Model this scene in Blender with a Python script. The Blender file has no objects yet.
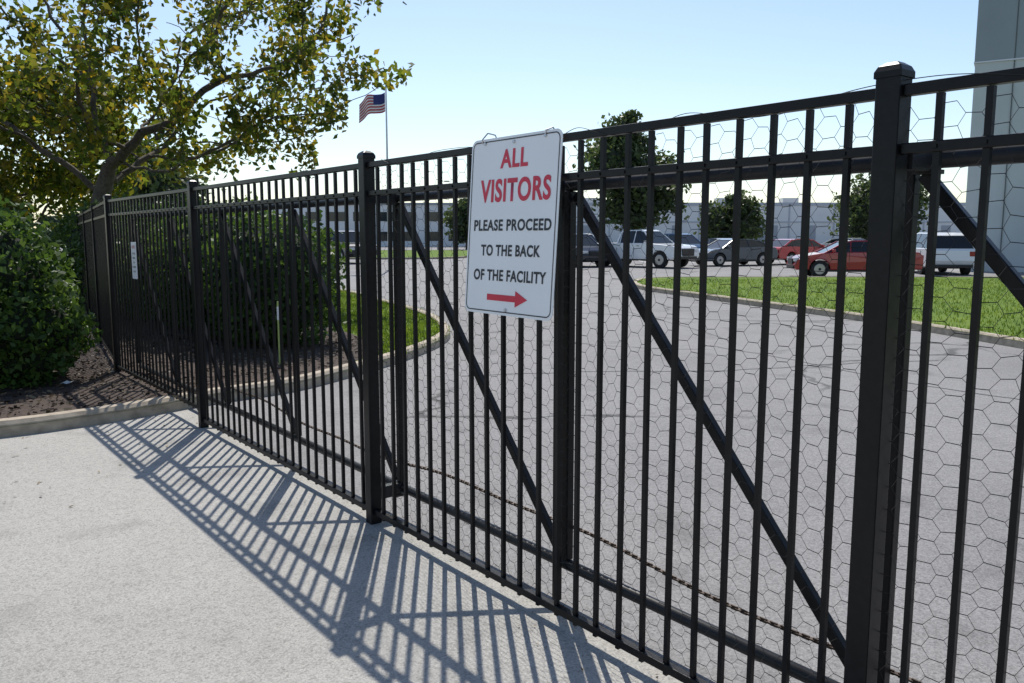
import bpy, bmesh, math, random
import numpy as np
from mathutils import Vector, Matrix, noise
random.seed(7); np.random.seed(7)
scene = bpy.context.scene
R = math.radians

# ------------------------------------------------------------------ helpers
def link(o, parent=None):
    scene.collection.objects.link(o)
    if parent: o.parent = parent
    return o
def empty(name, loc=(0,0,0)):
    e = bpy.data.objects.new(name, None); e.empty_display_size = .2
    e.location = loc
    scene.collection.objects.link(e); return e

class MB:
    def __init__(s): s.v=[]; s.f=[]; s.m=[]
    def box(s, c, hx, hy, hz, X=Vector((1,0,0)), Y=Vector((0,1,0)), Z=Vector((0,0,1)), m=0):
        b=len(s.v); c=Vector(c)
        for i in (-1,1):
            for j in (-1,1):
                for k in (-1,1):
                    s.v.append(tuple(c+X*hx*i+Y*hy*j+Z*hz*k))
        for q in ((0,1,3,2),(4,6,7,5),(0,4,5,1),(2,3,7,6),(0,2,6,4),(1,5,7,3)):
            s.f.append(tuple(b+a for a in q)); s.m.append(m)
    def tube(s, p0, p1, r0, r1=None, n=8, cap=False, m=0):
        if r1 is None: r1=r0
        p0=Vector(p0); p1=Vector(p1); d=(p1-p0)
        if d.length<1e-6: return
        d.normalize(); a=d.orthogonal().normalized(); c=d.cross(a); b=len(s.v)
        for p,r in ((p0,r0),(p1,r1)):
            for i in range(n):
                t=2*math.pi*i/n
                s.v.append(tuple(p+a*math.cos(t)*r+c*math.sin(t)*r))
        for i in range(n):
            j=(i+1)%n; s.f.append((b+i,b+j,b+n+j,b+n+i)); s.m.append(m)
        if cap:
            s.f.append(tuple(b+i for i in reversed(range(n)))); s.m.append(m)
            s.f.append(tuple(b+n+i for i in range(n))); s.m.append(m)
    def poly(s, pts, m=0):
        b=len(s.v); s.v+= [tuple(p) for p in pts]; s.f.append(tuple(range(b,b+len(pts)))); s.m.append(m)
    def prism(s, prof, y0f, y1f, m=0):
        """profile list (x,z); y0f/y1f functions of z -> y"""
        b=len(s.v); n=len(prof)
        for x,z in prof: s.v.append((x,y0f(z),z))
        for x,z in prof: s.v.append((x,y1f(z),z))
        s.f.append(tuple(b+i for i in range(n))); s.m.append(m)
        s.f.append(tuple(b+n+i for i in reversed(range(n)))); s.m.append(m)
        for i in range(n):
            j=(i+1)%n; s.f.append((b+j,b+i,b+n+i,b+n+j)); s.m.append(m)
    def obj(s, name, mats, parent=None, smooth=False, bevel=0, fix=False):
        me=bpy.data.meshes.new(name); me.from_pydata(s.v,[],s.f); 
        for m in mats: me.materials.append(m)
        if len(mats)>1: me.polygons.foreach_set('material_index', s.m)
        if fix:
            bm=bmesh.new(); bm.from_mesh(me); bmesh.ops.recalc_face_normals(bm,faces=bm.faces); bm.to_mesh(me); bm.free()
        if smooth: me.polygons.foreach_set('use_smooth',[True]*len(me.polygons))
        me.update()
        o=bpy.data.objects.new(name,me); link(o,parent)
        if bevel:
            b=o.modifiers.new('bevel','BEVEL'); b.width=bevel; b.segments=2; b.limit_method='ANGLE'; b.angle_limit=R(35)
        return o

# ------------------------------------------------------------------ materials
def newmat(name):
    m=bpy.data.materials.new(name); m.use_nodes=True
    nt=m.node_tree; b=nt.nodes['Principled BSDF']; return m,nt,b
def simple(name,col,rough=.5,metal=0,var=0,scale=20,bump=0,spec=.5):
    m,nt,b=newmat(name)
    b.inputs['Base Color'].default_value=(*col,1); b.inputs['Roughness'].default_value=rough
    b.inputs['Metallic'].default_value=metal; b.inputs['Specular IOR Level'].default_value=spec
    if var or bump:
        tc=nt.nodes.new('ShaderNodeTexCoord'); no=nt.nodes.new('ShaderNodeTexNoise')
        no.inputs['Scale'].default_value=scale; no.inputs['Detail'].default_value=6
        nt.links.new(tc.outputs['Object'],no.inputs['Vector'])
        if var:
            cr=nt.nodes.new('ShaderNodeValToRGB')
            cr.color_ramp.elements[0].position=.3; cr.color_ramp.elements[1].position=.7
            cr.color_ramp.elements[0].color=(*[c*(1-var) for c in col],1)
            cr.color_ramp.elements[1].color=(*[min(1,c*(1+var)) for c in col],1)
            nt.links.new(no.outputs['Fac'],cr.inputs['Fac']); nt.links.new(cr.outputs['Color'],b.inputs['Base Color'])
        if bump:
            bp=nt.nodes.new('ShaderNodeBump'); bp.inputs['Strength'].default_value=bump; bp.inputs['Distance'].default_value=.01
            nt.links.new(no.outputs['Fac'],bp.inputs['Height']); nt.links.new(bp.outputs['Normal'],b.inputs['Normal'])
    return m

def ramp(nt, fac, stops):
    cr=nt.nodes.new('ShaderNodeValToRGB'); e=cr.color_ramp.elements
    e[0].position=stops[0][0]; e[0].color=(*stops[0][1],1)
    e[1].position=stops[-1][0]; e[1].color=(*stops[-1][1],1)
    for p,c in stops[1:-1]:
        k=e.new(p); k.color=(*c,1)
    nt.links.new(fac,cr.inputs['Fac']); return cr.outputs['Color']
def mixc(nt,a,b,fac,mode='MIX'):
    mx=nt.nodes.new('ShaderNodeMix'); mx.data_type='RGBA'; mx.blend_type=mode
    if isinstance(fac,float): mx.inputs[0].default_value=fac
    else: nt.links.new(fac,mx.inputs[0])
    nt.links.new(a,mx.inputs[6]); nt.links.new(b,mx.inputs[7]); return mx.outputs[2]
def nz(nt,vec,scale,detail=4,rough=.6):
    n=nt.nodes.new('ShaderNodeTexNoise'); n.inputs['Scale'].default_value=scale
    n.inputs['Detail'].default_value=detail; n.inputs['Roughness'].default_value=rough
    nt.links.new(vec,n.inputs['Vector']); return n.outputs['Fac']

def pavement(name, dark, light, speck, crackscale=.3, crackdark=.4, big=.35, fs=110):
    m,nt,b=newmat(name)
    tc=nt.nodes.new('ShaderNodeTexCoord').outputs['Object']
    fine=nz(nt,tc,fs,3,.8)
    med=nz(nt,tc,22,4)
    large=nz(nt,tc,big,5)
    g=lambda v:(v,v,v)
    c1=ramp(nt,fine,[(.36,dark),(.5,tuple((a+b_)/2 for a,b_ in zip(dark,light))),(.64,light)])
    vo=nt.nodes.new('ShaderNodeTexVoronoi'); vo.inputs['Scale'].default_value=85
    nt.links.new(tc,vo.inputs['Vector'])
    cs=ramp(nt,vo.outputs['Color'],[(0,g(speck)),(.35,g(.8)),(.5,g(1)),(1,g(1.0))])
    c1=mixc(nt,c1,cs,.45,'MULTIPLY')
    lg=ramp(nt,large,[(.3,g(.78)),(.5,g(.95)),(.7,g(1.0))])
    c1=mixc(nt,c1,lg,1.0,'MULTIPLY')
    md=ramp(nt,med,[(.3,g(.88)),(.7,g(1.0))])
    c1=mixc(nt,c1,md,1.0,'MULTIPLY')
    # small dark oil / tyre blotches
    bl=ramp(nt,nz(nt,tc,1.7,3,.5),[(.30,g(.78)),(.42,g(1)),(1,g(1))])
    c1=mixc(nt,c1,bl,1.0,'MULTIPLY')
    # cracks
    dn=nt.nodes.new('ShaderNodeTexNoise'); dn.inputs['Scale'].default_value=1.3; dn.inputs['Detail'].default_value=5
    nt.links.new(tc,dn.inputs['Vector'])
    vm=nt.nodes.new('ShaderNodeVectorMath'); vm.operation='MULTIPLY_ADD'; vm.inputs[1].default_value=(.9,.9,0)
    nt.links.new(dn.outputs['Color'],vm.inputs[0]); nt.links.new(tc,vm.inputs[2])
    cv=nt.nodes.new('ShaderNodeTexVoronoi'); cv.feature='DISTANCE_TO_EDGE'; cv.inputs['Scale'].default_value=crackscale
    nt.links.new(vm.outputs[0],cv.inputs['Vector'])
    ck=ramp(nt,cv.outputs['Distance'],[(0,g(crackdark)),(.004,g(crackdark)),(.009,g(1)),(1,g(1))])
    mask=ramp(nt,nz(nt,tc,.23,2),[(.44,g(0)),(.54,g(1))])
    w=nt.nodes.new('ShaderNodeRGB'); w.outputs[0].default_value=(1,1,1,1)
    ck=mixc(nt,w.outputs[0],ck,mask)
    c1=mixc(nt,c1,ck,1.0,'MULTIPLY')
    nt.links.new(c1,b.inputs['Base Color']); b.inputs['Roughness'].default_value=.85
    b.inputs['Specular IOR Level'].default_value=.3
    bp=nt.nodes.new('ShaderNodeBump'); bp.inputs['Strength'].default_value=.4; bp.inputs['Distance'].default_value=.004
    nt.links.new(fine,bp.inputs['Height']); nt.links.new(bp.outputs['Normal'],b.inputs['Normal'])
    return m
M_lot  = pavement('asphalt_worn',(.19,.185,.185),(.35,.34,.335),.3,.22,.35)
M_drive= pavement('aggregate_pavement',(.30,.29,.268),(.53,.51,.47),.25,.13,.6,.5)

def leafmat(name, cols, transl=.45, clump=1.2):
    m,nt,b=newmat(name); out=nt.nodes['Material Output']
    geo=nt.nodes.new('ShaderNodeNewGeometry'); tc=nt.nodes.new('ShaderNodeTexCoord').outputs['Object']
    n=len(cols)
    c=ramp(nt,geo.outputs['Random Per Island'],[(i/(n-1),cols[i]) for i in range(n)])
    cl=ramp(nt,nz(nt,tc,clump,2),[(.35,(.6,.62,.6)),(.65,(1.15,1.1,1))])
    c=mixc(nt,c,cl,1.0,'MULTIPLY')
    nt.links.new(c,b.inputs['Base Color']); b.inputs['Roughness'].default_value=.5; b.inputs['Specular IOR Level'].default_value=.3
    if transl>0:
        t=nt.nodes.new('ShaderNodeBsdfTranslucent')
        br=nt.nodes.new('ShaderNodeHueSaturation'); br.inputs['Value'].default_value=2.0; br.inputs['Saturation'].default_value=1.1; br.inputs['Hue'].default_value=.485
        nt.links.new(c,br.inputs['Color']); nt.links.new(br.outputs['Color'],t.inputs['Color'])
        ms=nt.nodes.new('ShaderNodeMixShader'); ms.inputs[0].default_value=transl
        nt.links.new(b.outputs[0],ms.inputs[1]); nt.links.new(t.outputs[0],ms.inputs[2]); nt.links.new(ms.outputs[0],out.inputs['Surface'])
    return m
M_leaf_tree = leafmat('leaf_autumn_green',[(.035,.06,.015),(.065,.10,.02),(.10,.13,.024),(.15,.155,.03),(.25,.2,.035)],.52)
M_leaf_hedge= leafmat('leaf_hedge',[(.028,.06,.016),(.05,.10,.024),(.075,.14,.032),(.10,.16,.04)],.32)
M_leaf_far  = leafmat('leaf_distant_hazed',[(.04,.062,.026),(.07,.105,.038),(.10,.14,.052)],.3,.4)  # greens raised a little, painting distance haze into the leaves
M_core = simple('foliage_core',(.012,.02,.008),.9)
M_corefar = simple('foliage_core_hazed',(.03,.045,.022),.9)  # lighter copy of the near core, with distance haze mixed into its colour
M_bark = simple('bark',(.085,.07,.052),.9,0,.35,14,.6)
M_grass_blade = leafmat('grass_blade',[(.07,.13,.02),(.11,.18,.03),(.17,.23,.05)],.35,.5)
def ground_grass(name, a,b_,c_):
    m,nt,b=newmat(name); tc=nt.nodes.new('ShaderNodeTexCoord').outputs['Object']
    c=ramp(nt,nz(nt,tc,9,8,.7),[(.3,a),(.5,b_),(.7,c_)])
    l=ramp(nt,nz(nt,tc,.5,4),[(.35,(.75,.8,.7)),(.65,(1.1,1.05,1))])
    c=mixc(nt,c,l,1.0,'MULTIPLY'); nt.links.new(c,b.inputs['Base Color']); b.inputs['Roughness'].default_value=.9
    b.inputs['Specular IOR Level'].default_value=.1
    return m
M_grass = ground_grass('lawn_grass',(.065,.115,.02),(.12,.19,.032),(.19,.235,.06))
M_field = ground_grass('field',(.06,.08,.03),(.1,.12,.05),(.14,.15,.07))
M_mulch = simple('mulch',(.055,.037,.028),.95,0,.6,35,1.0)
M_chip  = leafmat('mulch_chip',[(.03,.018,.012),(.07,.045,.03),(.11,.075,.05),(.2,.155,.1)],.0)
M_kerb  = simple('kerb_concrete',(.38,.32,.245),.85,0,.3,9,.4)
M_black = simple('black_powder_coat',(.006,.006,.007),.34,0,.3,40,.05,.24)
M_pipe  = simple('black_pipe',(.018,.019,.021),.4,.0,.3,15,.1,.35)
M_wire  = simple('pvc_wire',(.022,.02,.018),.55,0,.3,30,0,.3)
M_chain = simple('rusty_chain',(.07,.05,.038),.6,.6,.4,60)
M_white = simple('sign_white',(.82,.83,.84),.38,0,.03,3)
M_red   = simple('sign_red',(.62,.025,.06),.45,0,.12,8)
M_ink   = simple('sign_black',(.018,.018,.022),.45)
M_alu   = simple('aluminium',(.55,.55,.56),.4,.9)

# ------------------------------------------------------------------ fence frame
P2=Vector((-0.786,4.562,0)); D=Vector((.614,-.789,0)).normalized(); N=Vector((-D.y,D.x,0))
UP=Vector((0,0,1))
def F(s,off=0,z=0): return P2+D*s+N*off+UP*z

# ------------------------------------------------------------------ ground sheets
def sheet(name,pts,z,mat,parent=None):
    mb=MB(); mb.poly([(x,y,z) for x,y in pts]); o=mb.obj(name,[mat],parent)
    bm=bmesh.new(); bm.from_mesh(o.data); bmesh.ops.triangulate(bm,faces=bm.faces)
    bmesh.ops.recalc_face_normals(bm,faces=bm.faces)
    for f in bm.faces:
        if f.normal.z<0: f.normal_flip()
    bm.to_mesh(o.data); bm.free(); return o
sheet('ground',[(-1500,-500),(1500,-500),(1500,2500),(-1500,2500)],-.008,M_field)
sheet('parking_lot',[(-120,-60),(160,-60),(160,128),(-120,128)],-.004,M_lot)
a=F(-60,.12); b=F(60,.12); c=F(60,-60); d=F(-60,-60)
sheet('driveway_pavement',[(a.x,a.y),(b.x,b.y),(c.x,c.y),(d.x,d.y)],0.0,M_drive)

def smooth_path(pts,closed=True,sub=6):
    out=[]; n=len(pts); P=[Vector((p[0],p[1],0)) for p in pts]
    rng=range(n) if closed else range(n-1)
    for i in rng:
        p0=P[(i-1)%n] if closed or i>0 else P[i]; p1=P[i]; p2=P[(i+1)%n]; p3=P[(i+2)%n] if closed or i<n-2 else p2
        for k in range(sub):
            t=k/sub
            q=.5*((2*p1)+(p2-p0)*t+(2*p0-5*p1+4*p2-p3)*t*t+(3*p1-p0-3*p2+p3)*t**3)
            out.append((q.x,q.y))
    if not closed: out.append(pts[-1])
    return out
def kerb(name,pts,w=.16,h=.13,inside=1):
    n=len(pts); P=[Vector((p[0],p[1],0)) for p in pts]; v=[];f=[]
    area=sum(P[i].x*P[(i+1)%n].y-P[(i+1)%n].x*P[i].y for i in range(n)); sg=1 if area>0 else -1
    prof=[(0,-.02),(0.008,h-.03),(.035,h),(w-.02,h),(w,h-.02),(w,-.02)]; k=len(prof)
    for i in range(n):
        t=(P[(i+1)%n]-P[i-1]).normalized(); nn=Vector((-t.y,t.x,0))*sg
        for o_,z in prof:
            q=P[i]+nn*o_; v.append((q.x,q.y,z))
    for i in range(n):
        j=(i+1)%n
        for a_ in range(k-1):
            f.append((i*k+a_,j*k+a_,j*k+a_+1,i*k+a_+1))
    mb=MB(); mb.v=v; mb.f=f; mb.m=[0]*len(f)
    return mb.obj(name,[M_kerb],fix=True)
def inpoly(x,y,p):
    r=False; n=len(p); j=n-1
    for i in range(n):
        if (p[i][1]>y)!=(p[j][1]>y) and x<(p[j][0]-p[i][0])*(y-p[i][1])/(p[j][1]-p[i][1])+p[i][0]: r=not r
        j=i
    return r
def blades(name,poly,n,z,bbox,excl=None,h=(.035,.08),bias=None):
    v=[];f=[]; k=0; tries=0
    while k<n and tries<n*8:
        tries+=1
        x=random.uniform(bbox[0],bbox[1]); y=bbox[2]+(bbox[3]-bbox[2])*random.random()**1.4
        if not inpoly(x,y,poly) or (excl and inpoly(x,y,excl)): continue
        a=random.uniform(0,6.28); w=random.uniform(.006,.014); hh=random.uniform(*h); l=random.uniform(-.03,.03); l2=random.uniform(-.03,.03)
        ca,sa=math.cos(a)*w,math.sin(a)*w; b_=len(v)
        v+=[(x-ca,y-sa,z),(x+ca,y+sa,z),(x+l,y+l2,z+hh)]; f.append((b_,b_+1,b_+2)); k+=1
    mb=MB(); mb.v=v; mb.f=f; mb.m=[0]*len(f); return mb.obj(name,[M_grass_blade])

isl=smooth_path([(-3.22,7.45),(-2.86,7.95),(-2.26,8.6),(-1.8,9.6),(-1.4,10.7),(-1.08,12.0),(-1.0,13.4),(-1.35,15.4),(-2.0,17.3),(-3.2,20),(-5.2,24),(-12,33),(-22,34),(-24,18),(-16,4.6),(-9,4.7),(-5.6,5.75),(-4.2,6.5),(-3.6,7.0)])
kerb('kerb',isl)
lawnL=sheet('lawn',isl,.085,M_grass)
mul=[(-3.32,7.72),(-2.5,8.68),(-2.02,9.75),(-1.75,10.9),(-1.85,11.9),(-2.4,12.7),(-3.1,14),(-5,18),(-20,20),(-18,9),(-15.6,5.0),(-9,5.0),(-5.6,6.0),(-4.25,6.8),(-3.7,7.25)]
sheet('mulch_bed',mul,.091,M_mulch)
blades('lawn_grass_blades',isl,16000,.085,(-7,-1,10.5,24),mul).parent=lawnL
mb=MB()
k=0
while k<6500:
    x=random.uniform(-8.5,-1.7); y=random.uniform(5.3,13)
    if not inpoly(x,y,mul): continue
    k+=1; a=random.uniform(0,6.28); l=random.uniform(.01,.04); w=random.uniform(.004,.013)
    X=Vector((math.cos(a),math.sin(a),random.uniform(-.4,.4))).normalized(); Y=X.orthogonal().normalized()
    c0=Vector((x,y,.1+random.random()*.014))
    mb.poly([c0-X*l-Y*w,c0+X*l-Y*w,c0+X*l*.8+Y*w,c0-X*l+Y*w])
mb.obj('mulch_chips',[M_chip])
# fallen leaves and grit on the pavement
mb=MB()
for k in range(300):
    if k<170: x=random.uniform(-5.5,-2.6); y=random.uniform(4.6,7.4); 
    else: q=F(random.uniform(-3,3),random.gauss(-.05,.12)); x,y=q.x,q.y
    if inpoly(x,y,isl): continue
    a=random.uniform(0,6.28); l=random.uniform(.006,.02)*(1 if k<170 else .55)
    X=Vector((math.cos(a),math.sin(a),.2)); Y=Vector((-math.sin(a),math.cos(a),.1)); c0=Vector((x,y,.008))
    mb.poly([c0-X*l,c0-Y*l*.5,c0+X*l,c0+Y*l*.5])
mb.obj('fallen_leaves',[leafmat('fallen_leaf',[(.10,.06,.03),(.2,.14,.05),(.07,.07,.03)],0)])
# a scrap of paper on the mulch
mb=MB(); pc=Vector((-4.62,8.35,.115))
for i in range(3):
    mb.poly([pc+Vector((i*.035,0,.012*(i%2))),pc+Vector((i*.035+.035,.004,.012*((i+1)%2))),pc+Vector((i*.035+.033,.09,.012*((i+1)%2)+.01)),pc+Vector((i*.035-.002,.085,.012*(i%2)+.01))])
mb.obj('paper_litter',[M_white])
# sealed cracks in the lot asphalt
mb=MB()
for (x0,y0,x1,y1,w_) in ((.9,17.5,6.2,15.2,.035),(1.2,26,3.4,12.5,.03),(-.6,9.6,5.6,10.6,.022),(2.9,12.2,5.9,6.4,.02)):
    n_=46; prev=None
    for i in range(n_+1):
        t=i/n_; p=Vector((x0+(x1-x0)*t,y0+(y1-y0)*t,0)); tt=Vector((x1-x0,y1-y0,0)).normalized(); nn=Vector((-tt.y,tt.x,0))
        p+=nn*(.35*noise.noise(Vector((t*3,x0,0)))+.06*noise.noise(Vector((t*25,y0,0)))); ww=w_*(.6+.6*abs(noise.noise(Vector((t*18,x1,1)))))
        cur=(p-nn*ww,p+nn*ww)
        if prev: mb.poly([prev[0],cur[0],cur[1],prev[1]])
        prev=cur
mb.obj('crack_sealant',[simple('crack_sealant',(.10,.098,.10),.7,0,.3,20)])

islR=smooth_path([(3.9,25),(4.9,21.5),(6.0,18),(6.85,15),(7.35,12),(8.0,8),(9.3,5),(14,3.4),(28,3.4),(31,20),(30,30.2),(20,30.6),(8,30.6),(5.2,30.2),(4.1,28)])
kerb('kerb.001',islR); lr=sheet('lawn.001',islR,.105,M_grass)
blades('lawn_grass_blades.001',islR,26000,.105,(4,18,10,29)).parent=lr
far=smooth_path([(-3.6,60),(-3.4,84),(-20,86),(-34,80),(-32,60),(-14,57)])
kerb('kerb.002',far); sheet('lawn.002',far,.105,M_grass)

# ------------------------------------------------------------------ fence
fence=empty('security_fence',F(0))
def fchild(mb,name,mats,**k):
    o=mb.obj(name,mats,**k); o.parent=fence; o.matrix_parent_inverse=Matrix.Translation(-F(0)); return o
S1=2.92
post_s=[-6.0,-3.0,0,S1,S1+2.95]
for i,s in enumerate(post_s):
    mb=MB(); hw=.034
    mb.box(F(s,0,1.015),hw,hw,1.035,D,N)
    o=fchild(mb,'post_%d'%(i+1),[M_black],bevel=.005)
    # cap
    mb=MB(); r=hw+.004
    pr=[(r,2.03),(r,2.046),(r*.82,2.06),(r*.45,2.07),(r*.1,2.074)]
    for rr,z in pr:
        for a_,b_ in ((-1,-1),(1,-1),(1,1),(-1,1)): mb.v.append(tuple(F(s,0,z)+D*rr*a_+N*rr*b_))
    for q in range(len(pr)-1):
        for t in range(4): mb.f.append((q*4+t,q*4+(t+1)%4,q*4+4+(t+1)%4,q*4+4+t)); mb.m.append(0)
    mb.f.append(tuple((len(pr)-1)*4+t for t in range(4))); mb.m.append(0)
    fchild(mb,'post_cap_%d'%(i+1),[M_black],bevel=.003)
mb=MB(); mr=MB(); PW=.0085
for i in range(len(post_s)-1):
    s0,s1=post_s[i]+.035,post_s[i+1]-.035
    zb=.155 if i==0 else .07
    for z,h in ((1.995,.015),(1.845,.014),(zb,.016)):
        zz=z
        mr.box(F((s0+s1)/2,0,zz),(s1-s0)/2,.016,h,D,N)
    n=24; 
    for k in range(1,n):
        s=post_s[i]+(post_s[i+1]-post_s[i])*k/n + random.uniform(-.004,.004)
        lean=random.uniform(-.006,.006)
        top=1.978; bot=zb-.03
        mb.box(F(s,-.0,(top+bot)/2),PW,PW,(top-bot)/2,D,N,(UP+D*lean).normalized())
        mb.box(F(s,-.0175,1.845),.005,.003,.005,D,N)
fchild(mr,'rails',[M_black],bevel=.003); fchild(mb,'pickets',[M_black])
# return fence run beyond the corner post
mb=MB(); c0=F(-6.0); D2=Vector((-.49,.87,0)).normalized(); N2=Vector((D2.y,-D2.x,0))
for z in (1.995,1.845,.18): mb.box(c0+D2*5.6+UP*z,5.56,.016,.015,D2,N2)
for k in range(1,93):
    mb.box(c0+D2*.12*k+UP*1.06,PW,PW,.915,D2,N2)
for k in (1,2,3,4): mb.box(c0+D2*2.8*k+UP*1.015,.034,.034,1.035,D2,N2)
fchild(mb,'return_run',[M_black])

# gate behind
gate=empty('sliding_gate',F(0,.2))
def gchild(mb,name,mats,**k):
    o=mb.obj(name,mats,**k); o.parent=gate; o.matrix_parent_inverse=Matrix.Translation(-F(0,.2)); return o
GO=.2
mb=MB()
mb.tube(F(-5.8,GO,1.83),F(6.4,GO,1.83),.025,n=14,cap=True)
mb.tube(F(-5.8,GO,.16),F(6.4,GO,.16),.025,n=14,cap=True)
gchild(mb,'gate_pipes',[M_pipe],smooth=True)
mb=MB(); bay=1.455; ups=[-.03+bay*k for k in range(-4,5)]
for j,s in enumerate(ups):
    mb.box(F(s,GO,.995),.019,.019,.81,D,N)
    if j in (5,):
        mb.box(F(s,GO-.06,1.0),.016,.016,.99,D,N)
    if s<6:
        a_=F(s+.04,GO-.002,1.79); b_=F(s+bay-.04,GO-.002,.2); X=(b_-a_); L=X.length; X.normalize()
        mb.box((a_+b_)/2,L/2,.016,.019,X,N,X.cross(N))
gchild(mb,'gate_frame',[M_black],bevel=.004)
# guide brackets next to the main posts
mb=MB()
for s in (S1+.02,-.02):
    for z in (1.83,.16):
        mb.box(F(s,.11,z),.022,.07,.035,D,N)
        mb.tube(F(s+.01,.04,z+.02),F(s+.01,.1,z+.02),.012,n=8,cap=True)
        mb.box(F(s,.175,z-.035),.03,.03,.006,D,N)
gchild(mb,'guide_brackets',[M_pipe])
# chain
mb=MB(); s=-3.0; i=0
while s<6.2:
    sag=.03*math.sin(s*1.7)+.01*math.sin(s*5)
    c0=F(s,GO+.05,.29+sag)
    if i%2==0: mb.box(c0,.014,.003,.008,D,N)
    else: mb.box(c0,.014,.008,.003,D,N)
    s+=.021; i+=1
gchild(mb,'drive_chain',[M_chain])

# hex netting
mb=MB(); A=.036; DX=.021; H=.060
def W(s,z):
    n1=noise.noise(Vector((s*1.6,z*1.6,3))); n2=noise.noise(Vector((s*1.6,z*1.6,9))); n3=noise.noise(Vector((s*9,z*9,5))); n4=noise.noise(Vector((s*9,z*9,15)))
    return F(s+n1*.035+n3*.016, .028+.012*n1, z+n2*.04+n4*.014)
s0=-.02; nc=int(6/(A+DX)); nr=int(1.93/H)
for i in range(nc):
    for j in range(nr):
        cx=s0+i*(A+DX); cz=.06+j*H+(H/2 if i%2 else 0)
        p=W(cx-A/2,cz+H/2); q=W(cx+A/2,cz+H/2); r_=W(cx+A/2+DX,cz); t=W(cx+A/2,cz-H/2)
        mb.tube(p,q,.0013,n=3); mb.tube(q,r_,.0008,n=3); mb.tube(r_,t,.0008,n=3)
gchild(mb,'hex_wire_netting',[M_wire])
# loose tie wire wound along the top rail
mb=MB(); prev=None
s=.2
while s<5.8:
    r_=.022+.008*noise.noise(Vector((s*2,0,0))); ph=s*9+3*noise.noise(Vector((s,1,0)))
    p=F(s,.0+r_*math.cos(ph),1.998+r_*math.sin(ph)+.002)
    if prev: mb.tube(prev,p,.0014,n=4)
    prev=p; s+=.02
fchild(mb,'tie_wire',[M_wire])

# ------------------------------------------------------------------ signs
def rrect(w,h,r,n=6):
    pts=[]
    for cx,cy,a0 in ((w/2-r,h/2-r,0),(-w/2+r,h/2-r,90),(-w/2+r,-h/2+r,180),(w/2-r,-h/2+r,270)):
        for k in range(n+1):
            a=R(a0+90*k/n); pts.append((cx+r*math.cos(a),cy+r*math.sin(a)))
    return pts
def plate(name,w,h,r,th,mat,parent):
    mb=MB(); p=rrect(w,h,r); mb.prism(p,lambda z:-th/2,lambda z:th/2); o=mb.obj(name,[mat],parent,fix=True); return o
def ring(name,w,h,r,t,y,mat,parent):
    a=rrect(w,h,r); b=rrect(w-2*t,h-2*t,max(r-t,.001)); n=len(a); mb=MB()
    mb.v=[(x,y,z) for x,z in a]+[(x,y,z) for x,z in b]
    for i in range(n):
        j=(i+1)%n; mb.f.append((i,j,n+j,n+i)); mb.m.append(0)
    return mb.obj(name,[mat],parent)
def textobj(name,s,cx,cz,w,h,y,mat,parent,bold=.02):
    cu=bpy.data.curves.new(name,'FONT'); cu.body=s; cu.offset=bold; cu.space_character=1.08; cu.resolution_u=6
    o=bpy.data.objects.new(name+'_c',cu); scene.collection.objects.link(o)
    dg=bpy.context.evaluated_depsgraph_get(); me=bpy.data.meshes.new_from_object(o.evaluated_get(dg))
    bpy.data.objects.remove(o)
    xs=[v.co.x for v in me.vertices]; ys=[v.co.y for v in me.vertices]
    x0,x1,y0,y1=min(xs),max(xs),min(ys),max(ys)
    for v in me.vertices:
        X=(v.co.x-(x0+x1)/2)/(x1-x0)*w+cx; Z=(v.co.y-(y0+y1)/2)/(y1-y0)*h+cz
        v.co=(X,y,Z)
    me.materials.clear(); me.materials.append(mat)
    o=bpy.data.objects.new(name,me); link(o,parent); return o

SW,SH=.60,.745
sign=empty('visitor_sign')
Zs=(N*.05+UP*.745).normalized(); Ys=Zs.cross(D)
M4=Matrix((( D.x,Ys.x,Zs.x,0),(D.y,Ys.y,Zs.y,0),(D.z,Ys.z,Zs.z,0),(0,0,0,1)))
M4.translation=F(1.335,-.052,1.658); sign.matrix_world=M4
plate('plate',SW,SH,.035,.003,M_white,sign)
fy=-.0030
ring('border',SW-.022,SH-.022,.028,.0045,fy,M_ink,sign)
textobj('text_all','ALL',.005,.280,.185,.078,fy,M_red,sign,.03)
textobj('text_visitors','VISITORS',.015,.150,.47,.098,fy,M_red,sign,.03)
textobj('text_line_1','PLEASE PROCEED',.005,.005,.52,.048,fy,M_ink,sign,.028)
textobj('text_line_2','TO THE BACK',.005,-.101,.40,.048,fy,M_ink,sign,.028)
textobj('text_line_3','OF THE FACILITY',.005,-.206,.49,.048,fy,M_ink,sign,.028)
mb=MB(); az=-.300; mb.poly([(-.135,fy,az-.013),(.06,fy,az-.013),(.06,fy,az-.034),(.14,fy,az),(.06,fy,az+.034),(.06,fy,az+.013),(-.135,fy,az+.013)])
mb.obj('arrow',[M_red],sign)
mb=MB()
for x,z in ((0,.345),(0,-.35),(-.2,.352),(.2,.352)): mb.tube((x,-.008,z),(x,.03,z),.007,n=10,cap=True)
mb.obj('bolts',[M_alu],sign)
mb=MB()
pts=[(-.22,.0,.352),(-.215,-.01,.37),(-.205,.01,.40),(-.19,.04,.395),(-.18,.05,.36)]
for a_,b_ in zip(pts,pts[1:]): mb.tube(a_,b_,.003,n=5)
pts=[(.2,.0,.352),(.205,-.008,.372),(.215,.02,.385),(.21,.05,.36)]
for a_,b_ in zip(pts,pts[1:]): mb.tube(a_,b_,.003,n=5)
mb.obj('hanging_wire',[M_alu],sign)

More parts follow.
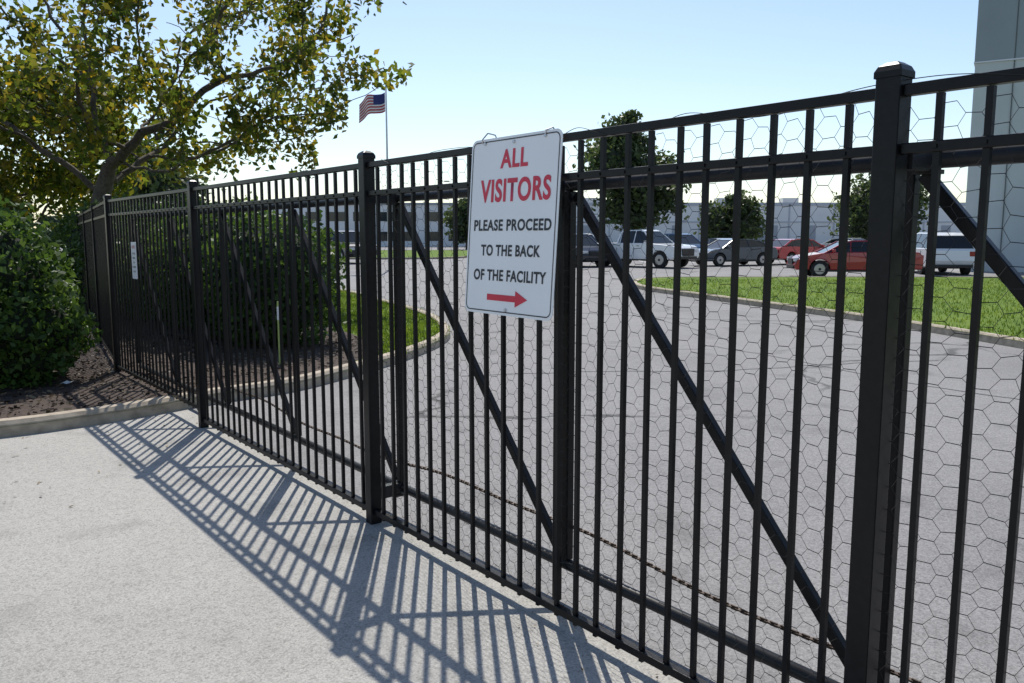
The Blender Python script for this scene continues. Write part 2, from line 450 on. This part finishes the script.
notice=empty('notice_sign'); M5=Matrix(((D.x,N.x,0,0),(D.y,N.y,0,0),(0,0,1,0),(0,0,0,1))); M5.translation=F(-4.87,-.03,1.37); notice.matrix_world=M5
plate('plate',.19,.37,.012,.003,M_white,notice)
textobj('heading','NOTICE',0,.135,.12,.03,fy,M_red,notice)
for k,(t,w) in enumerate((('AUTHORIZED',.12),('PERSONNEL',.11),('ONLY',.06),('NO PARKING',.12),('24 HOUR',.09))):
    textobj('text_%d'%k,t,0,.07-.045*k,w,.018,fy,M_ink,notice)

mp=empty('marker_post',(-2.74,9.75,.09))
mb=MB(); mb.box((0,0,.38),.03,.004,.38); mb.obj('blade',[simple('marker_green',(.42,.5,.16),.5,0,.15,10)],mp,bevel=.003)
mb=MB(); mb.box((0,-.007,.62),.03,.0015,.08); mb.obj('reflector_label',[M_white],mp)

# ------------------------------------------------------------------ trees
def leaf_mesh(centers, size, normals=None, elong=1.7, bias=.0):
    n=len(centers); C=np.array(centers)
    a=np.random.normal(size=(n,3)); 
    if normals is not None: nn=np.array(normals)*bias+np.random.normal(size=(n,3))*(1-bias)
    else: nn=np.random.normal(size=(n,3))
    nn/=np.linalg.norm(nn,axis=1)[:,None]+1e-9
    x=np.cross(nn,a); x/=np.linalg.norm(x,axis=1)[:,None]+1e-9; y=np.cross(nn,x)
    s=size*np.random.uniform(.6,1.25,n)[:,None]
    v=np.empty((n,4,3)); v[:,0]=C-x*s*.5*elong; v[:,1]=C+y*s*.5-x*s*.1; v[:,2]=C+x*s*.5*elong+nn*s*.15; v[:,3]=C-y*s*.5-x*s*.1
    f=np.arange(n*4).reshape(n,4)
    return v.reshape(-1,3),f
def fast_mesh(name,v,f,mat,parent=None):
    me=bpy.data.meshes.new(name); n=len(v); m=len(f)
    me.vertices.add(n); me.vertices.foreach_set('co',v.astype(np.float32).ravel())
    me.loops.add(m*4); me.loops.foreach_set('vertex_index',f.astype(np.int32).ravel())
    me.polygons.add(m); me.polygons.foreach_set('loop_start',np.arange(0,m*4,4,dtype=np.int32))
    me.update(calc_edges=True); me.validate()
    me.materials.append(mat); o=bpy.data.objects.new(name,me); link(o,parent); return o

def grow(base, trunk, attr, step=.3, infl=2.2, kill=.55, iters=90):
    nodes=[Vector(base)]; par=[-1]
    for t in trunk:
        p=Vector(t); 
        while (p-nodes[-1]).length>step*1.2:
            d=(p-nodes[-1]).normalized(); nodes.append(nodes[-1]+d*step+Vector((random.uniform(-.02,.02),random.uniform(-.02,.02),0))); par.append(len(nodes)-2)
    A_=np.array(attr); NN=np.array([tuple(n) for n in nodes])
    nodes=[np.array(n) for n in NN]
    for it in range(iters):
        if len(A_)==0: break
        NN=np.array(nodes); d=np.linalg.norm(A_[:,None,:]-NN[None,:,:],axis=2)
        idx=d.argmin(1); dm=d[np.arange(len(A_)),idx]
        keep=dm>kill; inf=(dm<infl*(3 if it<12 else 1))&keep
        if not inf.any(): break
        dirs={}
        for k in np.where(inf)[0]:
            v=A_[k]-NN[idx[k]]; v=v/np.linalg.norm(v); dirs.setdefault(idx[k],[]).append(v)
        for i,vs in dirs.items():
            v=sum(vs); l=np.linalg.norm(v)
            if l<1e-3: continue
            v=v/l+np.random.normal(size=3)*.16; v/=np.linalg.norm(v)
            nodes.append(NN[i]+v*step); par.append(int(i))
        A_=A_[keep]
    return np.array(nodes),par
def make_tree(name, base, trunk, center, rad, n_attr, n_leaf, lsize, mat, tr=.16, step=.3, gap=-.22, spread=.28, tip=.007, prune=None):
    root=empty(name,base); B=np.array(base)
    at=[]
    while len(at)<n_attr:
        p=np.random.uniform(-1,1,3)
        q=np.linalg.norm(p)
        if q>1 or q<.25: continue
        nz_=noise.noise(Vector(p*2.2)+Vector((base[0],0,0)))
        if nz_<gap: continue
        z=p[2]*rad[2]*(.75 if p[2]<0 else 1.1)
        pt=(center[0]+p[0]*rad[0],center[1]+p[1]*rad[1],center[2]+z)
        if prune and prune(*pt): continue
        at.append(pt)
    nodes,par=grow(base,trunk,at,step)
    n=len(nodes); cnt=np.zeros(n)
    for i in range(n-1,0,-1):
        if cnt[i]==0: cnt[i]=1
        cnt[par[i]]+=cnt[i]
    cnt[0]=max(cnt[0],2)
    ex=math.log(tr/tip)/math.log(cnt[0]); rr=tip*cnt**ex
    mb=MB()
    for i in range(1,n):
        p=par[i]; mb.tube(nodes[p]-B,nodes[i]-B,rr[p] if rr[p]<rr[i]*1.6 else rr[i]*1.15,rr[i],n=7 if rr[i]>.03 else 4)
    mb.obj('trunk_and_limbs',[M_bark],root,smooth=True)
    print(name,'nodes',n,'tips',cnt[0])
    tips=[i for i in range(n) if rr[i]<tip*2.6 and nodes[i][2]>center[2]-rad[2]]
    wts=np.array([max(.05,.5+1.5*noise.noise(Vector(nodes[i])*.9)) for i in tips]); wts/=wts.sum()
    ii=np.random.choice(tips,n_leaf,p=wts); 
    C=nodes[ii]+np.random.normal(size=(n_leaf,3))*spread
    if prune: C=C[[not prune(*c) for c in C]]
    v,f=leaf_mesh(C-B,lsize); fast_mesh('leaves',v,f,mat,root)
    return root
# large tree behind the fence; its low outer branches end short of the flag pole
pr=lambda x,y,z: (x/y>-.192 and z/y<.256) or x/y>-.116 or (x/y>-.23 and z/y<.20)
make_tree('deciduous_tree',(-9.6,20,.05),[(-9.7,20,1.2),(-9.9,20,2.4),(-9.6,20.1,3.2)],(-8.9,20,5.6),(7.1,4.2,3.8),900,17000,.115,M_leaf_tree,.2,.3,-.14,.21,.010,pr)
make_tree('deciduous_tree.001',(-13.8,23,.05),[(-13.6,23,1.2),(-13.8,23,2.0)],(-13.5,23.2,3.9),(3.6,3.0,2.7),380,14000,.13,M_leaf_tree,.15,.3,-.2,.26)

def bush(name, blobs, nl, ls, mat, base=(0,0,0), trunk=None, depth=.3, amp=.12, fr=1.5, coremat=None, core=.8):
    root=empty(name,base); B=Vector(base); mb_v=[];mb_f=[]; C=[];Nn=[]
    tot=sum(b_[1][0]*b_[1][2] for b_ in blobs)
    for (c_,r_) in blobs:
        bm=bmesh.new(); bmesh.ops.create_icosphere(bm,subdivisions=3,radius=1)
        o0=len(mb_v)
        for v in bm.verts:
            d=v.co.normalized(); k=1+amp*2*noise.noise(d*fr+Vector(c_))
            mb_v.append((c_[0]-B.x+d.x*r_[0]*k*core, c_[1]-B.y+d.y*r_[1]*k*core, max(c_[2]-B.z+d.z*r_[2]*k*core,.01)))
        for f_ in bm.faces: mb_f.append(tuple(o0+v.index for v in f_.verts))
        bm.free()
        m=int(nl*r_[0]*r_[2]/tot)
        for _ in range(m):
            d=Vector(np.random.normal(size=3)).normalized()
            k=1+amp*2*noise.noise(d*fr+Vector(c_)) ; k*=1+amp*.9*noise.noise(d*fr*4+Vector(c_))
            k*=1-depth*random.random()**1.8+ (random.random()**6)*.12
            p=Vector((c_[0]+d.x*r_[0]*k, c_[1]+d.y*r_[1]*k, c_[2]+d.z*r_[2]*k))
            if p.z<.1: continue
            C.append(tuple(p-B)); Nn.append(tuple(d))
    mb=MB(); mb.v=mb_v; mb.f=mb_f; mb.m=[0]*len(mb_f); mb.obj('shade_core',[coremat or M_core],root)  # solid dark core; shade between the leaves is put into its colour
    v,f=leaf_mesh(C,ls,Nn,1.6,.35); fast_mesh('leaves',v,f,mat,root)
    if trunk:
        mb=MB(); mb.tube((0,0,0),(0.05,0,trunk[0]),trunk[1],trunk[1]*.6,n=8); mb.obj('trunk',[M_bark],root,smooth=True)
    return root
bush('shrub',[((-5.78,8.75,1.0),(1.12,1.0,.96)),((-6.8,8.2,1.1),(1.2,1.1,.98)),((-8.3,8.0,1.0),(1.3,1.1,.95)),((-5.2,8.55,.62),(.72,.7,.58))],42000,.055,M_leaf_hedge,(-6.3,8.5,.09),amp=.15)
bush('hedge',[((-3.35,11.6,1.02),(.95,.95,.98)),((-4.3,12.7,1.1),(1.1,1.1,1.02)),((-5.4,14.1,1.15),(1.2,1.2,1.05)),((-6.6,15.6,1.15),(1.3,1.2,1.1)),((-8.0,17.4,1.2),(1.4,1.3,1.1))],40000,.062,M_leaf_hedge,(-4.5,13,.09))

def far_tree(name,x,y,h,w,n=5000,ls=.34,tall=False):
    bl=[]
    rs=random.Random(int(x*10)+int(y))
    m=13
    for k in range(m):
        t=k/(m-1); z=h*(.25+.64*t); ww=w*.5*(math.sin(math.pi*(.18+.75*t)))*(1 if not tall else .9)
        a=rs.uniform(0,6.28); rr=ww*rs.uniform(.25,.75)
        s=ww*rs.uniform(.42,.65)+.25
        bl.append(((x+math.cos(a)*rr,y+math.sin(a)*rr,z),(s,s,s*rs.uniform(.8,1.15))))
    return bush(name,bl,n,ls,M_leaf_far,(x,y,0),(h*.4,.16),depth=.4,amp=.3,fr=2.2,core=.6,coremat=M_corefar)
far_tree('deciduous_tree.002',10.1,70,12.6,7.4,11000,.3,True)
far_tree('deciduous_tree.003',19.8,76,5.4,5.0,4500,.26)
far_tree('deciduous_tree.004',35.5,80,7.6,8.6,7000,.3)
far_tree('deciduous_tree.005',-5.2,96,6.0,4.5,3500,.3)
far_tree('deciduous_tree.006',-26,60,8.5,8,5000,.32)
# distant tree line
bl=[]
for k in range(64):
    x=-150+k*5.6+random.uniform(-2,2); y=168+random.uniform(-6,10); h=random.uniform(2.5,4.6)
    bl.append(((x,y,h*.55),(random.uniform(3,5),3,h)))
bush('distant_trees',bl,20000,.8,M_leaf_far,(0,160,0),amp=.3,fr=2,coremat=M_corefar)

# ------------------------------------------------------------------ buildings
M_wallL=simple('tiltup_light',(.54,.57,.57),.8,0,.06,.6)
M_wallD=simple('tiltup_band',(.29,.33,.355),.8,0,.06,.6)
M_joint=simple('panel_joint',(.12,.13,.13),.9)
M_glass=simple('window_glass',(.02,.03,.04),.08)
wh=empty('warehouse_building',(20.5,38,0)); wh.rotation_euler=(0,0,R(-31))
mb=MB()
mb.box((25,21,4.6),25,21,4.6); mb.obj('walls',[M_wallL],wh)
mb=MB(); mb.box((25,21,11.9),25.03,21.03,2.7); mb.obj('upper_band',[M_wallD],wh)
mb=MB(); mb.box((25,21,14.7),25.1,21.1,.1); mb.box((25,21,9.2),25.05,21.05,.03); mb.obj('coping',[M_alu],wh)
mb=MB()
for k in range(1,8):
    mb.box((k*3.1-1.6,-.036,7.2),.02,.012,7.3); 
for k in range(1,7): mb.box((-.036,k*6.2,7.2),.012,.02,7.3)
mb.obj('panel_joints',[M_joint],wh)
mb=MB()
for k in range(6): mb.box((9.2+k*6.2,-.012,1.9),1.4,.02,1.0)
mb.obj('windows',[M_glass],wh)

ob=empty('distant_warehouse',(10,112,0))
mb=MB(); mb.box((30,15,2.9),42,15,2.9); mb.obj('walls',[simple('metal_cladding',(.80,.80,.79),.6,0,.05,.3)],ob)
mb=MB(); mb.box((30,15,5.75),42.1,15.1,.22); mb.box((30,-.05,3.4),42,.06,.08)
for k in range(14): mb.box((-9+k*6,-.05,2.9),.09,.05,2.85)
mb.obj('fascia_and_downpipes',[simple('cladding_trim',(.5,.52,.56),.6)],ob)
mb=MB()
for k in range(13): mb.box((-6+k*6,-.03,1.5),1.5 if k%3 else .6,.04,1.45)
mb.obj('dock_doors',[simple('dock_door',(.4,.42,.45),.6)],ob)
mb=MB()
for k in range(9): mb.box((-8+k*9.2,6,6.3),1.1,.9,.5)
mb.obj('roof_units',[M_alu],ob)
ob2=empty('office_building',(-34,120,0))
mb=MB(); mb.box((9,8,3.0),19,8,3.0); mb.obj('walls',[simple('office_wall',(.76,.76,.76),.7,0,.06,.5)],ob2)
mb=MB(); mb.box((9,8,6.1),19.2,8.2,.15); mb.obj('parapet',[M_wallD],ob2)
mb=MB()
for k in range(11): mb.box((-8+k*3.4,-.02,1.5),1.1,.04,.65); mb.box((-8+k*3.4,-.02,4.3),1.1,.04,.65)
mb.obj('windows',[M_glass],ob2)

# ------------------------------------------------------------------ flag pole
fp=empty('flag_pole',(-5.75,39,0))
mb=MB(); mb.tube((0,0,0),(0,0,8.3),.06,.035,n=10,cap=True); mb.tube((0,0,8.3),(0,0,8.42),.06,.03,n=8,cap=True)
mb.obj('pole',[M_alu],fp,smooth=False)
v=[];f=[];mi=[]; nx=18; nzv=13
for i in range(nx+1):
    for j in range(nzv+1):
        u=i/nx; w=j/nzv
        v.append((-.05-u*1.2, .16*math.sin(u*8+w*1.5)*u+.06*math.sin(u*17), 8.1-w*.85-u*u*.5-.07*math.sin(u*7)))
for i in range(nx):
    for j in range(nzv):
        f.append((i*(nzv+1)+j,(i+1)*(nzv+1)+j,(i+1)*(nzv+1)+j+1,i*(nzv+1)+j+1))
        mi.append(2 if (i<nx*.42 and j<7) else (0 if j%2==0 else 1))
mb=MB(); mb.v=v; mb.f=f; mb.m=mi
mb.obj('flag',[simple('flag_red',(.42,.03,.04),.8),simple('flag_white',(.7,.7,.7),.8),simple('flag_blue',(.03,.04,.16),.8)],fp,smooth=True)

# light poles in the lot
def light_pole(name,x,y,h):
    e=empty(name,(x,y,0)); mb=MB(); mb.tube((0,0,0),(0,0,h),.09,.05,n=8,cap=True); mb.tube((0,0,0),(0,0,.7),.25,n=12,cap=True)
    mb.box((.4,0,h),.4,.03,.03); mb.box((.9,0,h-.02),.28,.15,.06); mb.obj('pole_and_head',[simple('pole_grey',(.2,.2,.2),.5)],e)
light_pole('street_lamp',14.2,86,6.2); light_pole('street_lamp.001',-8.0,92,7.5)

# ------------------------------------------------------------------ vehicles
M_tyre=simple('tyre',(.012,.012,.012),.8); M_rim=simple('rim',(.35,.35,.36),.3,.8); M_trim=simple('car_trim',(.015,.015,.016),.5)
M_head=simple('headlamp',(.6,.62,.65),.1); M_tail=simple('tail_lamp',(.3,.01,.01),.2); M_cglass=simple('car_glass',(.012,.016,.02),.05)
paints={}
def paint(n,c):
    if n not in paints:
        m=simple('paint_'+n,c,.28,.15 if n!='white' else 0); b=m.node_tree.nodes['Principled BSDF']; b.inputs['Coat Weight'].default_value=.8; b.inputs['Coat Roughness'].default_value=.05
        paints[n]=m
    return paints[n]
def arc(cx,cz,r,zl):
    a0=math.asin((zl-cz)/r); pts=[]
    for k in range(11):
        t=a0+(math.pi-2*a0)*k/10; pts.append((cx+r*math.cos(t),cz+r*math.sin(t)))
    return pts
SPEC={
 'sedan':dict(W=1.82,up=[(-2.3,.34),(-2.36,.55),(-2.33,.82),(-2.2,.98),(-1.6,1.02),(.95,.98),(1.3,.95),(2.0,.83),(2.28,.66),(2.36,.5),(2.32,.3)],ax=(1.42,-1.36),r=.33,cab=[(-1.95,.99),(-1.15,1.37),(-.75,1.42),(.2,1.42),(.45,1.38),(1.25,.94)],belt=.97,pil=(-.45,.3)),
 'suv':dict(W=1.9,up=[(-2.25,.4),(-2.33,.6),(-2.3,1.0),(-2.22,1.1),(1.0,1.1),(1.3,1.08),(2.05,1.0),(2.25,.85),(2.32,.6),(2.28,.38)],ax=(1.42,-1.4),r=.37,cab=[(-2.22,1.09),(-1.98,1.62),(-1.7,1.72),(.15,1.74),(.45,1.68),(1.25,1.07)],belt=1.09,pil=(-1.25,-.25)),
 'pickup':dict(W=2.0,up=[(-2.85,.55),(-2.92,.7),(-2.9,1.22),(-1.0,1.24),(1.2,1.24),(1.5,1.2),(2.6,1.12),(2.82,1.0),(2.88,.6),(2.82,.5)],ax=(1.85,-1.75),r=.41,cab=[(-.85,1.22),(-.78,1.78),(-.6,1.88),(.45,1.9),(.65,1.84),(1.35,1.2)],belt=1.23,pil=(-.7,.2)),
}
def car(name,kind,pn,pc,x,y,ang):
    S=SPEC[kind]; e=empty(name,(x,y,0)); W=S['W']; h=W/2; P=paint(pn,pc)
    zl=.3 if kind!='pickup' else .42
    f_,r_=S['ax']; rw=S['r']; ra=rw+.06
    prof=list(S['up'])+arc(f_,rw,ra,zl)+arc(r_,rw,ra,zl)
    mb=MB(); 
    belt=S['belt']
    mb.prism(prof,lambda z:-h+.05*max(0,z-.7)*1.0,lambda z:h-.05*max(0,z-.7)*1.0)
    mb.obj('body',[P],e,fix=True,bevel=.035)
    cw=lambda z:h-.07-(z-belt)*.42
    mb=MB(); mb.prism(S['cab'],lambda z:-cw(z),lambda z:cw(z)); mb.obj('windows',[M_cglass],e,fix=True)
    mb=MB(); C=S['cab']; zt=max(c[1] for c in C)
    rp=[(C[1][0]-.03,C[1][1]+.0),(C[2][0],C[2][1]+.012),(C[3][0],C[3][1]+.012),(C[4][0]+.04,C[4][1]+.0),(C[4][0]-.02,C[4][1]-.05),(C[3][0],C[3][1]-.04),(C[2][0],C[2][1]-.04),(C[1][0]+.02,C[1][1]-.05)]
    mb.prism(rp,lambda z:-cw(z)-.012,lambda z:cw(z)+.012)
    for sgn in (-1,1):
        for (a_,b_,t) in ((C[0],C[1],.05),(C[-1],C[-2],.035)):
            mb.tube((a_[0],sgn*(cw(a_[1])+.0),a_[1]),(b_[0],sgn*(cw(b_[1])),b_[1]),t,t*.9,n=6,cap=True)
        for px in S['pil']: mb.tube((px,sgn*cw(belt),belt),(px-.03,sgn*cw(zt-.04),zt-.04),.028,n=6)
    mb.obj('roof_and_pillars',[P],e,fix=True)
    for nm,wx in (('front',f_),('rear',r_)):
        for sgn in (-1,1):
            yy=sgn*(h-.12)
            mb=MB(); mb.tube((wx,yy-.11,rw),(wx,yy+.11,rw),rw,n=24,cap=True,m=0)
            mb.tube((wx,yy+sgn*.105,rw),(wx,yy+sgn*.122,rw),rw*.66,rw*.6,n=20,cap=True,m=1)
            mb.tube((wx,yy+sgn*.12,rw),(wx,yy+sgn*.128,rw),rw*.16,n=8,cap=True,m=0)
            mb.obj('wheel_%s_%s'%(nm,'left' if sgn>0 else 'right'),[M_tyre,M_rim],e)
    xf=max(p[0] for p in S['up']); xr=min(p[0] for p in S['up']); zb=belt*.68
    mb=MB()
    mb.box((xf-.01,0,zb-.05),.03,h*.5,.11 if kind!='pickup' else .18); mb.box((xf-.02,0,zl+.1),.04,h*.75,.06); mb.box((xr+.03,0,zl+.08),.05,h*.85,.06)
    mb.box(((f_+r_)/2,0,zl-.02),(f_-r_)/2-rw,h-.03,.05)
    for sgn in (-1,1):
        for dx in (-.35,.5): mb.box((dx,sgn*(h-.004),belt-.13),.07,.008,.012)
        mb.box((S['pil'][1]+.05,sgn*(h-.002),.72),.006,.006,.28)
        mb.box((S['pil'][0]-.15,sgn*(h-.002),.72),.006,.006,.28)
    mb.obj('grille_and_trim',[M_trim],e)
    mb=MB()
    for sgn in (-1,1): mb.box((xf-.09,sgn*(h-.23),zb+.03),.08,.17,.075)
    mb.obj('headlamps',[M_head],e,bevel=.02)
    mb=MB()
    for sgn in (-1,1): mb.box((xr+.07,sgn*(h-.17),belt*.8),.07,.12,.1)
    mb.obj('tail_lamps',[M_tail],e,bevel=.02)
    mb=MB()
    for sgn in (-1,1): mb.box((C[-1][0]-.3,sgn*(h+.09),belt+.06),.06,.09,.06)
    mb.obj('mirrors',[P],e,bevel=.02)
    if kind=='pickup':
        mb=MB(); mb.box((-1.9,0,1.236),.9,h-.14,.012); mb.obj('bed_opening',[M_trim],e)
    e.rotation_euler=(0,0,R(ang)); return e
car('sedan_car','sedan','red',(.33,.012,.02),13.4,32.8,172)
car('sedan_car.001','sedan','red2',(.42,.015,.018),16.4,48,28)
car('sedan_car.002','sedan','slate',(.05,.065,.085),12.0,45.5,-158)
car('pickup_truck','pickup','white',(.74,.75,.76),6.75,43.5,-46)
car('suv_car','suv','navy',(.02,.025,.04),3.2,44.5,-60)
car('suv_car.001','suv','white',(.74,.75,.76),4.4,54,-70)
car('suv_car.002','suv','blue',(.04,.11,.22),11.0,55,-60)
car('sedan_car.003','sedan','silver',(.4,.41,.42),14.6,58,-70)
car('suv_car.003','suv','white',(.74,.75,.76),18.3,36.2,80)
car('pickup_truck.001','pickup','black',(.015,.016,.02),-10.3,50,-50)
car('sedan_car.004','sedan','silver',(.4,.41,.42),-15,54,-60)
car('sedan_car.005','sedan','silver',(.4,.41,.42),26,64,-60)
mb=MB()
for k in range(14): mb.box((2.6+k*2.8,52.8,0.0),.05,2.5,.0005)
mb.obj('parking_lines',[simple('line_paint',(.7,.7,.68),.8,0,.15,8)])

# ------------------------------------------------------------------ light
el=R(54); sx,sy=-.079,.997
sun=bpy.data.lights.new('sun','SUN'); sun.energy=4.9; sun.angle=R(.5); sun.color=(1,.955,.88)
so=bpy.data.objects.new('sun',sun); link(so)
dvec=Vector((-sx*math.cos(el),-sy*math.cos(el),-math.sin(el)))
so.rotation_euler=dvec.to_track_quat('-Z','Y').to_euler(); so.location=(-10,30,30)
w=bpy.data.worlds.new('World'); scene.world=w; w.use_nodes=True; nt=w.node_tree
bg=nt.nodes['Background']; sk=nt.nodes.new('ShaderNodeTexSky'); sk.sky_type='NISHITA'; sk.sun_disc=False
sk.sun_elevation=el; sk.sun_rotation=math.atan2(sx,sy)%(2*math.pi); sk.air_density=1.0; sk.dust_density=.6; sk.ozone_density=1.2
tint=nt.nodes.new('ShaderNodeMix'); tint.data_type='RGBA'; tint.blend_type='MULTIPLY'; tint.inputs[0].default_value=1
tint.inputs[7].default_value=(1.0,1.0,1.0,1)
tint.inputs[7].default_value=(.99,.995,1.0,1)
nt.links.new(sk.outputs[0],tint.inputs[6]); nt.links.new(tint.outputs[2],bg.inputs['Color']); bg.inputs['Strength'].default_value=.148

# ------------------------------------------------------------------ camera
cam=bpy.data.cameras.new('camera'); co=bpy.data.objects.new('camera',cam); link(co)
cam.sensor_width=36; cam.lens=29.18; cam.clip_end=5000; cam.clip_start=.05
co.location=(0,0,1.62); co.rotation_euler=(R(90-7.28),0,0); scene.camera=co
scene.view_settings.view_transform='Standard'; scene.view_settings.look='None'; scene.view_settings.exposure=0
